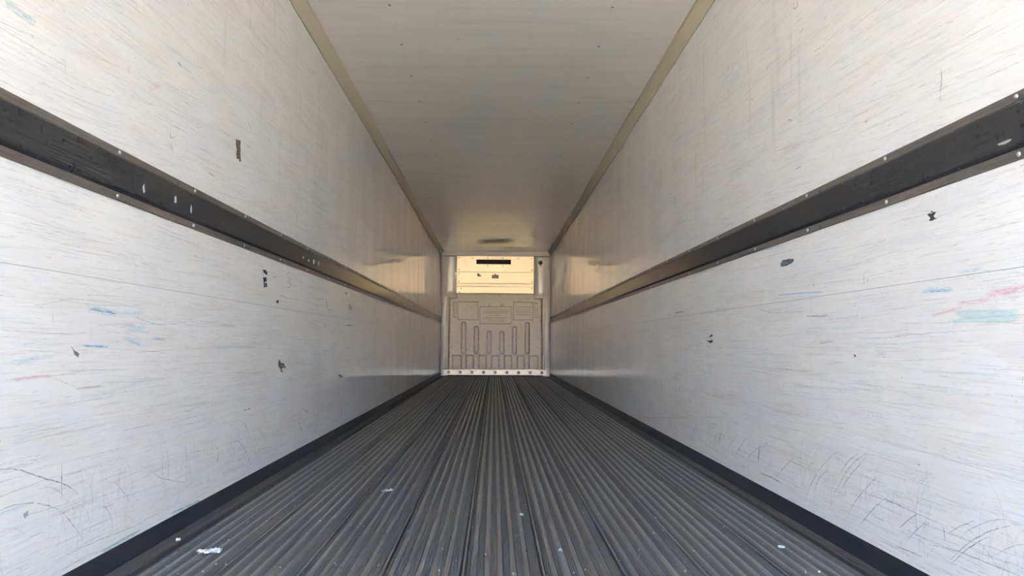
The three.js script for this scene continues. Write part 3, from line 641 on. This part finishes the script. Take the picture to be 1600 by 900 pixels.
// ---------------------------------------------------------------- refrigeration unit cover: bright metal sheets
const brushed = (() => {
  const c = canvas(1024, 512), g = c.getContext('2d'); g.fillStyle = '#f0e6cf'; g.fillRect(0, 0, 1024, 512);
  for (let i = 0; i < 1500; i++) { g.globalAlpha = rr(0.03, 0.14); g.fillStyle = rnd() < 0.5 ? '#ffffff' : rnd() < 0.5 ? '#c9ab7c' : '#cfae98'; g.fillRect(rr(0, 1024), rr(0, 512), rr(1, 4), rr(2, 40)); }
  for (let i = 0; i < 260; i++) { g.globalAlpha = rr(0.15, 0.5); g.fillStyle = '#8f7a58'; g.beginPath(); g.ellipse(rr(0, 1024), rr(0, 512), rr(1, 4), rr(1, 4), 0, 0, 7); g.fill(); }
  g.globalAlpha = 1; return texOf(c);
})();
brushed.repeat.set(0.57, 1.1);
const unitMat = std({ map: brushed, color: lin(0.95, 0.89, 0.78), metalness: 0.21, roughness: 0.40 });
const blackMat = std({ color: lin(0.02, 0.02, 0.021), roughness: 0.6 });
const screwMat = std({ color: lin(0.13, 0.10, 0.07), metalness: 0.5, roughness: 0.5 });
const UX0 = -0.885, UX1 = 0.853, TILT = rad(1.6);
const unit = tag(group('unit_cover', 0, 1.868, FRONT + 0.165), 'bright brass-toned metal refrigeration unit cover with black air slot', 'unit cover');
unit.rotation.x = TILT;     // leans out at the top so its face looks down the load space
const UB = 1.868;
const plateOf = (x0, x1, y0, y1, z0, z1, hole) => {
  const s = shapeOf([[x0, y0], [x1, y0], [x1, y1], [x0, y1]]);
  if (hole) { const h = new THREE.Path(); h.moveTo(hole[0], hole[2]); h.lineTo(hole[0], hole[3]); h.lineTo(hole[1], hole[3]); h.lineTo(hole[1], hole[2]); h.closePath(); s.holes.push(h); }
  return new THREE.ExtrudeGeometry(s, { depth: z1 - z0 - 0.004, bevelEnabled: true, bevelThickness: 0.002, bevelSize: 0.002, bevelSegments: 1 }).translate(0, 0, z0 + 0.002);
};
mesh('housing', box(UX0 + 0.01, UX1 - 0.01, 0.01, 2.70 - UB, -0.30, -0.012), std({ color: lin(0.4, 0.385, 0.36), roughness: 0.6 }), unit);
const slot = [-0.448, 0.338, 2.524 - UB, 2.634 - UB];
const upP = mesh('upper_sheet', plateOf(UX0, UX1, 2.352 - UB, 2.706 - UB, 0, 0.03, slot), unitMat, unit);
mesh('lip', box(UX0, UX1, 2.356 - UB, 2.366 - UB, 0.03, 0.036), unitMat, upP);
mesh('slot_frame', plateOf(slot[0] - 0.03, slot[1] + 0.03, slot[2] - 0.014, slot[3] + 0.014, 0.03, 0.036, slot), unitMat, upP);
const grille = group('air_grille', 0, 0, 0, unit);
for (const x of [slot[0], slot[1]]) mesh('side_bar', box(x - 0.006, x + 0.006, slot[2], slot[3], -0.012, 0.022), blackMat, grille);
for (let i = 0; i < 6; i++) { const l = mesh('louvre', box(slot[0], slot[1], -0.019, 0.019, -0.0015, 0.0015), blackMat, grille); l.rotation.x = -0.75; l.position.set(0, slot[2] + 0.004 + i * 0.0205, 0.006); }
mesh('middle_sheet', plateOf(UX0, UX1, 2.094 - UB, 2.340 - UB, 0, 0.022), unitMat, unit);
mesh('flange_strip', plateOf(UX0, UX1, 2.024 - UB, 2.080 - UB, 0.0, 0.028), unitMat, unit);
mesh('lower_sheet', plateOf(UX0, UX1, 1.870 - UB, 2.012 - UB, 0, 0.02), unitMat, unit);
const screwGeo = new THREE.CylinderGeometry(0.011, 0.013, 0.006, 10).rotateX(Math.PI / 2);
for (const [x, y, z] of [[UX0 + 0.05, 2.665, 0.032], [UX1 - 0.04, 2.665, 0.032], [UX0 + 0.05, 2.40, 0.032], [UX1 - 0.04, 2.40, 0.032], [-0.53, 2.66, 0.032], [0.5, 2.66, 0.032], [-0.19, 2.665, 0.032], [0.15, 2.665, 0.032], [-0.19, 2.49, 0.032], [0.15, 2.49, 0.032], [UX0 + 0.05, 2.13, 0.024], [UX1 - 0.04, 2.13, 0.024], [UX0 + 0.05, 2.31, 0.024], [UX0 + 0.1, 1.975, 0.022], [UX1 - 0.04, 1.98, 0.022], [UX0 + 0.06, 1.89, 0.022]])
  mesh('screw', screwGeo, screwMat, unit).position.set(x, y - UB, z);
mesh('hinge', mergeGeometries([rbox(UX0 - 0.04, UX0 - 0.004, 2.275 - UB, 2.335 - UB, -0.02, 0.02, 0.006), rbox(UX0 - 0.04, UX0 - 0.004, 2.215 - UB, 2.255 - UB, -0.02, 0.02, 0.006)]), std({ color: lin(0.7, 0.66, 0.58), roughness: 0.4, metalness: 0.4 }), unit);
const labelMat = std({ color: lin(0.24, 0.24, 0.21), roughness: 0.7 });
const wl = mesh('warning_label', box(-0.094, 0.062, 2.205 - UB, 2.285 - UB, 0.022, 0.0235), labelMat, unit);
mesh('warning_triangle', new THREE.ExtrudeGeometry(shapeOf([[-0.04, 2.285 - UB], [0.005, 2.285 - UB], [-0.018, 2.328 - UB]]), { depth: 0.0015, bevelEnabled: false }).translate(0, 0, 0.022), labelMat, wl);
mesh('torn_sticker', new THREE.ExtrudeGeometry(shapeOf([[-0.425, 2.318 - UB], [-0.39, 2.315 - UB], [-0.352, 2.275 - UB], [-0.32, 2.25 - UB], [-0.42, 2.248 - UB]]), { depth: 0.0015, bevelEnabled: false }).translate(0, 0, 0.022), std({ color: lin(0.09, 0.08, 0.06), roughness: 0.8 }), unit);

// ---------------------------------------------------------------- return-air bulkhead: moulded grey plastic
const plTex = (() => {
  const c = canvas(1024, 1024), g = c.getContext('2d'); g.fillStyle = '#ece7db'; g.fillRect(0, 0, 1024, 1024);
  for (let i = 0; i < 2600; i++) { g.globalAlpha = rr(0.04, 0.2); g.fillStyle = rnd() < 0.55 ? '#bdb6a6' : '#f6f2e8'; g.beginPath(); g.ellipse(rr(0, 1024), rr(0, 1024), rr(1, 16), rr(1, 10), rr(-1, 1), 0, 7); g.fill(); }
  for (let i = 0; i < 160; i++) { g.globalAlpha = rr(0.2, 0.5); g.strokeStyle = '#55503f'; g.lineWidth = rr(1, 3); const x = rr(0, 1024), y = rr(0, 1024); g.beginPath(); g.moveTo(x, y); g.lineTo(x + rr(-30, 30), y + rr(-14, 14)); g.stroke(); }
  g.globalAlpha = 1; return texOf(c);
})();
plTex.repeat.set(0.45, 0.45);
const plMat = std({ map: plTex, color: lin(0.95, 0.93, 0.9), roughness: 0.55 });
const BZ = FRONT + 0.075;
const bulk = tag(group('bulkhead', 0, 0.03, BZ), 'grey moulded plastic return-air bulkhead with six upright ribs', 'bulkhead');
// closed outlines with scalloped edges
function scallop(pts, step, amp) {
  const out = []; let run = 0;
  for (let i = 0; i < pts.length; i++) {
    const a = pts[i], b = pts[(i + 1) % pts.length], L = Math.hypot(b[0] - a[0], b[1] - a[1]), n = Math.max(1, Math.round(L / step));
    const nx = (b[1] - a[1]) / L, ny = -(b[0] - a[0]) / L;
    for (let k = 0; k < n; k++) { const t = k / n, w = k === 0 ? 0 : amp * Math.pow(Math.abs(Math.sin((run + L * t) * Math.PI / 0.105)), 3); out.push([a[0] + (b[0] - a[0]) * t + nx * w, a[1] + (b[1] - a[1]) * t + ny * w]); }
    run += L;
  }
  return out;
}
const capsule = (cx, y0, y1, r) => { const p = []; p.push([cx - r, y0 + r * 0.5], [cx - r * 0.5, y0], [cx + r * 0.5, y0], [cx + r, y0 + r * 0.5], [cx + r, y1 - r]); for (let k = 1; k < 8; k++) { const a = k * Math.PI / 8; p.push([cx + r * Math.cos(a), y1 - r + r * Math.sin(a)]); } p.push([cx - r, y1 - r]); return p; };
const rect = (x0, x1, y0, y1) => [[x0, y0], [x1, y0], [x1, y1], [x0, y1]];
const D = 0.07, holeOf = (pts) => { const h = new THREE.Path(); pts.forEach(([x, y], i) => (i ? h.lineTo(x, y) : h.moveTo(x, y))); h.closePath(); return h; };
const cut = (pts, holes, z0, z1, bevel = 0.003) => { const s = shapeOf(pts); holes.forEach((h) => s.holes.push(holeOf(h))); return new THREE.ExtrudeGeometry(s, { depth: z1 - z0 - 2 * bevel, bevelEnabled: true, bevelThickness: bevel, bevelSize: bevel, bevelOffset: -bevel, bevelSegments: 1 }).translate(0, 0, z0 + bevel); };
const off = -0.03; // heights below are above the floor
for (const y of [0.30, 0.75]) mesh('stiffener', box(-0.99, 0.99, y - 0.006 + off, y + 0.006 + off, -0.012, 0.009), plMat, bulk);
mesh('mounting_foot', box(-1.0, 1.0, 0.1 + off, 0.13 + off, -0.07, 0.012), plMat, bulk);
const ribs = [[-0.715, 1.225], [-0.429, 1.13], [-0.143, 1.025], [0.143, 1.025], [0.429, 1.13], [0.715, 1.225]];
const pads = [[-0.86, 0.215], [-0.572, 0.18], [-0.286, 0.18], [0, 0.18], [0.286, 0.18], [0.572, 0.18], [0.86, 0.215]];
const holes = [];
for (const [x, y1] of ribs) holes.push(capsule(x, 0.493 + off, y1 + off, 0.058));
for (const [x, w] of pads) holes.push(rect(x - w / 2 - 0.004, x + w / 2 + 0.004, 0.165 + off, 0.478 + off));
for (const s of [-1, 1]) holes.push(rect(s * 0.918 - 0.034, s * 0.918 + 0.034, 1.315 + off, 1.665 + off));
const PLQ = [[-0.84, -0.41, 1.275, 1.665], [-0.345, 0.345, 1.185, 1.555], [0.41, 0.84, 1.275, 1.665]];
for (const [x0, x1, y0, y1] of PLQ) holes.push(rect(x0 - 0.011, x1 + 0.011, y0 + off - 0.011, y1 + off + 0.011));
const darkReliefMat = std({ map: plTex, color: lin(0.62, 0.58, 0.52), roughness: 0.6 });  // plastic colour darkened to stand in for relief shading of the embossing
const faceOut = [[-1.03, 0.11 + off], [1.03, 0.11 + off], [1.03, 1.735 + off], [0.875, 1.735 + off], [0.875, 1.86 + off], [-0.875, 1.86 + off], [-0.875, 1.735 + off], [-1.03, 1.735 + off]];
mesh('face', cut(scallop(faceOut, 0.013, -0.016), holes, 0.008, 0.008 + D), plMat, bulk);
for (const s of [-1, 1]) {
  const fr = [[s * 1.064, 0.11 + off], [s * 1.092, 0.11 + off], [s * 1.092, 1.80 + off], [s * 0.89, 1.80 + off], [s * 0.89, 1.768 + off], [s * 1.064, 1.768 + off]];
  mesh('side_frame', cut(s > 0 ? fr : fr.slice().reverse(), [], 0.008, 0.008 + D + 0.006), plMat, bulk);
  mesh('grip_bar', cut(scallop(rect(s * 0.918 - 0.016, s * 0.918 + 0.016, 1.345 + off, 1.645 + off), 0.012, 0.006), [], 0.008, 0.045), plMat, bulk);
}
for (const [x, y1] of ribs) mesh('rib', cut(scallop(capsule(x, 0.55 + off, y1 - 0.034 + off, 0.024), 0.012, 0.012), [], 0.008, 0.008 + D + 0.008), plMat, bulk);
for (const [x, w] of pads) {
  const p = mesh('foot_pad', cut(scallop(rect(x - w / 2 + 0.03, x + w / 2 - 0.03, 0.168 + off, 0.442 + off), 0.012, 0.013), [], 0.008, 0.008 + D), plMat, bulk);
  if (Math.abs(x) > 0.8) mesh('bolt', new THREE.CylinderGeometry(0.022, 0.026, 0.012, 14).rotateX(Math.PI / 2).translate(x, 0.205 + off, 0.008 + D + 0.004), plMat, p);
}
// raised plaques with rows of small embossed marks
function plaque(x0, x1, y0, y1, rows) {
  const z = 0.008 + D, p = mesh('plaque', cut(rect(x0, x1, y0, y1), [], 0.01, z + 0.003, 0.002), plMat, bulk);
  const bars = [];
  for (const [a, b, y, h] of rows) { let x = a; while (x < b) { const l = Math.min(b - x, rr(0.02, 0.06)); if (l > 0.008) bars.push(box(x, x + l, y - h / 2, y + h / 2, z, z + 0.007)); x += l + 0.008; } }
  if (bars.length) bars.forEach((k) => mesh('embossing', k, darkReliefMat, p));
}
plaque(-0.84, -0.41, 1.275 + off, 1.665 + off, []);
plaque(-0.345, 0.345, 1.185 + off, 1.555 + off, [[-0.25, 0.25, 1.50, 0.016], [-0.27, 0.27, 1.455, 0.022], [-0.28, 0.28, 1.42, 0.016], [-0.12, 0.12, 1.37, 0.014], [-0.26, 0.26, 1.315, 0.016], [-0.2, 0.2, 1.27, 0.014], [-0.2, 0.2, 1.235, 0.014]].map(([a, b, y, h]) => [a, b, y + off, h]));
plaque(0.41, 0.84, 1.275 + off, 1.665 + off, [[0.45, 0.81, 1.56, 0.018], [0.45, 0.81, 1.50, 0.012], [0.45, 0.81, 1.45, 0.018], [0.45, 0.81, 1.39, 0.018]].map(([a, b, y, h]) => [a, b, y + off, h]));
mesh('pictogram', cut([[-0.175, 1.575 + off], [-0.115, 1.575 + off], [-0.145, 1.655 + off]], [[[-0.155, 1.59 + off], [-0.145, 1.625 + off], [-0.135, 1.59 + off]]], D + 0.004, D + 0.018, 0.001), darkReliefMat, bulk);
mesh('pictogram', cut([[0.125, 1.575 + off], [0.165, 1.575 + off], [0.178, 1.605 + off], [0.145, 1.655 + off], [0.112, 1.605 + off]], [[[0.135, 1.59 + off], [0.145, 1.63 + off], [0.155, 1.59 + off]]], D + 0.004, D + 0.018, 0.001), darkReliefMat, bulk);

// kick plate along the foot of the bulkhead
const kick = tag(group('kick_plate', 0, 0.03, BZ + 0.092), 'pale metal kick plate with nine dark bolts below the bulkhead', 'kick plate');
const kickTex = (() => { const c = canvas(1024, 64), g = c.getContext('2d'); g.fillStyle = '#e9e5da'; g.fillRect(0, 0, 1024, 64); for (let i = 0; i < 240; i++) { g.globalAlpha = rr(0.1, 0.45); g.fillStyle = rnd() < 0.6 ? '#8f887a' : '#ffffff'; g.fillRect(rr(0, 1024), rr(0, 64), rr(2, 22), rr(1, 4)); } g.globalAlpha = 1; return texOf(c); })();
kickTex.repeat.set(0.43, 8);
mesh('plate', cut(rect(-1.158, 1.150, 0, 0.122), [], 0, 0.03, 0.004), std({ map: kickTex, color: lin(1, 0.98, 0.95), metalness: 0.36, roughness: 0.45 }), kick);
for (let i = 0; i < 9; i++) { const b = mesh('bolt', new THREE.CylinderGeometry(0.028, 0.036, 0.012, 16).rotateX(Math.PI / 2).translate((i - 4) * 0.2615 + 0.002, 0.06, 0.034), screwMat, kick); mesh('bolt_head', new THREE.CylinderGeometry(0.012, 0.013, 0.01, 6).rotateX(Math.PI / 2).translate((i - 4) * 0.2615 + 0.002, 0.06, 0.043), std({ color: lin(0.3, 0.26, 0.22), metalness: 0.8, roughness: 0.4 }), b); }
// feet holding the plate to the floor
for (const s of [-1, 1]) mesh('bracket', box(s * 0.9 - 0.03, s * 0.9 + 0.03, -0.03, 0.02, -0.02, 0.02), screwMat, kick);

// black round probe on the corner column
const probe = tag(group('temperature_probe', 1.016, 2.585, FRONT + 0.066), 'small round black sensor on the pale column beside the unit cover', 'sensor');
mesh('collar', new THREE.CylinderGeometry(0.045, 0.05, 0.02, 20).rotateX(Math.PI / 2), blackMat, probe);
mesh('cap', new THREE.SphereGeometry(0.032, 16, 8, 0, Math.PI * 2, 0, Math.PI / 2).rotateX(Math.PI / 2).translate(0, 0, 0.008), blackMat, probe);
mesh('stem', new THREE.CylinderGeometry(0.01, 0.01, 0.06, 10).translate(0, -0.06, 0.01), blackMat, probe);

// ---------------------------------------------------------------- tape scraps stuck to the rail and wall
function scrap(name, side, z, y, w, h, d, mat, sd, label, category, grp) {
  const keep = seed; seed = sd; const pts = [], n = 12;
  for (let i = 0; i < n; i++) { const a = i / n * Math.PI * 2, r = rr(0.6, 1.1); pts.push([Math.cos(a) * r * w / 2, Math.sin(a) * r * h / 2]); }
  const g = new THREE.ExtrudeGeometry(shapeOf(pts), { depth: 0.0012, bevelEnabled: false, curveSegments: 2 }); seed = keep;
  const m = mesh(name, g, mat); m.position.set(side * (W - d), y, -z); m.rotation.y = -side * Math.PI / 2; return tag(m, label, category, grp);
}
const whiteTape = std({ color: lin(0.36, 0.38, 0.38), roughness: 0.6 }), tealTape = std({ color: lin(0.36, 0.55, 0.57), roughness: 0.5 });
const G = 'torn tape scraps on the scuff rail';
scrap('tape_scrap', -1, 2.532, 1.262, 0.016, 0.034, 0.0135, whiteTape, 31, 'short white tape scrap on the rail, closest to the doorway of its row', 'tape', G);
scrap('tape_scrap', -1, 2.785, 1.272, 0.022, 0.03, 0.0135, whiteTape, 32, 'square greyish tape scrap on the rail above blue crayon rubs', 'tape', G);
scrap('tape_scrap', -1, 2.93, 1.262, 0.016, 0.036, 0.0135, whiteTape, 33, 'narrow upright white tape scrap on the rail beside a square one', 'tape', G);
scrap('tape_scrap', -1, 4.66, 1.272, 0.04, 0.022, 0.0135, whiteTape, 34, 'grey tape speck at the doorway end of the cluster on the rail', 'tape', G);
scrap('tape_scrap', -1, 4.79, 1.266, 0.06, 0.015, 0.0135, whiteTape, 35, 'slanted sliver of pale tape in the cluster on the rail', 'tape', G);
scrap('tape_scrap', -1, 4.93, 1.276, 0.05, 0.042, 0.0135, tealTape, 36, 'round blue-green tape scrap in the cluster on the rail', 'tape', G);
scrap('tape_scrap', -1, 5.06, 1.28, 0.06, 0.052, 0.0135, whiteTape, 37, 'largest pale tape scrap at the deep end of the cluster', 'tape', G);
scrap('tape_scrap', -1, 9.28, 1.392, 0.22, 0.05, -0.0005, tealTape, 38, 'pale blue-green tape scrap on the wall just above the rail', 'tape', G);
scrap('tape_scrap', 1, 1.765, 1.243, 0.06, 0.009, 0.0135, std({ color: lin(0.7, 0.7, 0.68), metalness: 0.6, roughness: 0.35 }), 39, 'thin bright sliver on the rail of the wall with the pink smear', 'tape', G);

// ---------------------------------------------------------------- litter on the floor
function crumple(name, x, z, len, wid, turn, mat, sd, label) {
  const keep = seed; seed = sd; const g = new THREE.PlaneGeometry(len, wid, 18, 8).rotateX(-Math.PI / 2), p = g.attributes.position;
  for (let i = 0; i < p.count; i++) {
    const u = p.getX(i) / len, v = p.getZ(i) / wid, n = noise.noise(u * 6 + sd, v * 4, sd * 0.3), m = noise.noise(u * 3, v * 3 + sd, 2.5);
    p.setXYZ(i, p.getX(i) + m * wid * 0.35, 0.004 + Math.abs(n) * 0.016 + 0.004 * rnd(), p.getZ(i) + n * wid * 0.5);
  }
  g.computeVertexNormals(); seed = keep;
  const under = g.clone().translate(0, -0.0012, 0); const m = mesh(name, mergeGeometries([g, under]), mat); m.position.set(x, -0.001, z); m.rotation.y = turn; return tag(m, label, 'litter');
}
const film = std({ color: lin(0.72, 0.76, 0.76), roughness: 0.3, side: THREE.DoubleSide });
crumple('plastic_film_scrap', -1.017, -2.681, 0.075, 0.038, 0.2, film, 3, 'crumpled clear plastic scrap on the floor ridges beside a wall');
crumple('paper_scrap', -0.55, -3.75, 0.055, 0.014, 0.35, film, 5, 'thin twisted white strip lying on the floor ridges');
crumple('paper_chip', 0.098, -3.234, 0.016, 0.008, -0.2, film, 7, 'small white chip on the middle floor planks');
crumple('plastic_chip', 0.217, -2.688, 0.014, 0.008, -0.5, film, 8, 'tiny white flake on the plank beside the middle one');
const ring = tag(mesh('plastic_ring', new THREE.TorusGeometry(0.0105, 0.0022, 8, 20).rotateX(Math.PI / 2), film), 'small pale ring lying on the floor by the base strip', 'litter'); ring.position.set(1.035, 0.0022, -2.754);
crumple('bead_chip', -1.19, -2.83, 0.014, 0.009, 0.4, film, 9, 'small white chip on the smooth edge strip of the floor');
{
  const n = 7000, g = new THREE.IcosahedronGeometry(1, 0), grit = new THREE.InstancedMesh(g, std({ color: lin(0.42, 0.41, 0.39), roughness: 0.9 }), n), m4 = new THREE.Matrix4(), q = new THREE.Quaternion(), e = new THREE.Euler();
  for (let i = 0; i < n; i++) {
    const z = -0.5 - Math.pow(rnd(), 1.6) * 9, x = rr(-1.17, 1.17), fx = ((x + 4.5 * PLANK) / PITCH + 0.5) % 1, top = Math.abs(fx - 0.5) < 0.2;
    const s = 0.0007 + Math.pow(rnd(), 4) * 0.0026; e.set(rr(0, 6), rr(0, 6), rr(0, 6)); q.setFromEuler(e);
    m4.compose(new THREE.Vector3(x, (top ? 0 : -0.0055) + s * 0.6, z), q, new THREE.Vector3(s * rr(0.8, 1.8), s, s * rr(0.8, 1.6))); grit.setMatrixAt(i, m4);
    const k = rr(0.2, 1.9); grit.setColorAt(i, lin(k, k, k * 0.97));
  }
  grit.name = 'floor_grit'; grit.castShadow = grit.receiveShadow = true; grit.userData = { kind: 'stuff', label: 'pale grit and crumbs scattered over the floor ridges', category: 'grit' }; scene.add(grit);
}

// ---------------------------------------------------------------- outside: sunlit yard behind the open doorway
const yardTex = (() => { const c = canvas(512, 512), g = c.getContext('2d'); g.fillStyle = '#d8ccb3'; g.fillRect(0, 0, 512, 512); for (let i = 0; i < 9000; i++) { g.globalAlpha = rr(0.05, 0.2); g.fillStyle = rnd() < 0.5 ? '#8d836f' : '#e6dcc8'; g.fillRect(rr(0, 512), rr(0, 512), rr(1, 4), rr(1, 4)); } g.globalAlpha = 1; return texOf(c); })();
yardTex.repeat.set(40, 40);
const yard = struct(mesh('ground', new THREE.BoxGeometry(160, 0.2, 160), std({ map: yardTex, roughness: 0.95 })), 'sunlit pale concrete yard outside the open doorway', 'ground');
yard.position.set(0, -1.42, 0);
// added, unseen building front: sends warm sunlight back into the load space
const addedFront = tag(group('added_warehouse', 0, -1.32, 62), 'long cream building front added across the yard to bounce warm light', 'building');
mesh('front_wall', box(-60, 60, 0, 6.4, 0, 8), std({ color: lin(0.60, 0.50, 0.36), roughness: 0.9 }), addedFront);
mesh('roof_edge', box(-60.3, 60.3, 6.4, 6.8, -0.3, 8.3), std({ color: lin(0.5, 0.47, 0.42), roughness: 0.7 }), addedFront);
for (let i = -5; i <= 5; i++) mesh('dock_door', box(i * 10 - 1.6, i * 10 + 1.6, 0, 3.6, -0.06, 0), std({ color: lin(0.66, 0.62, 0.55), roughness: 0.6 }), addedFront);

renderer.render(scene, camera);
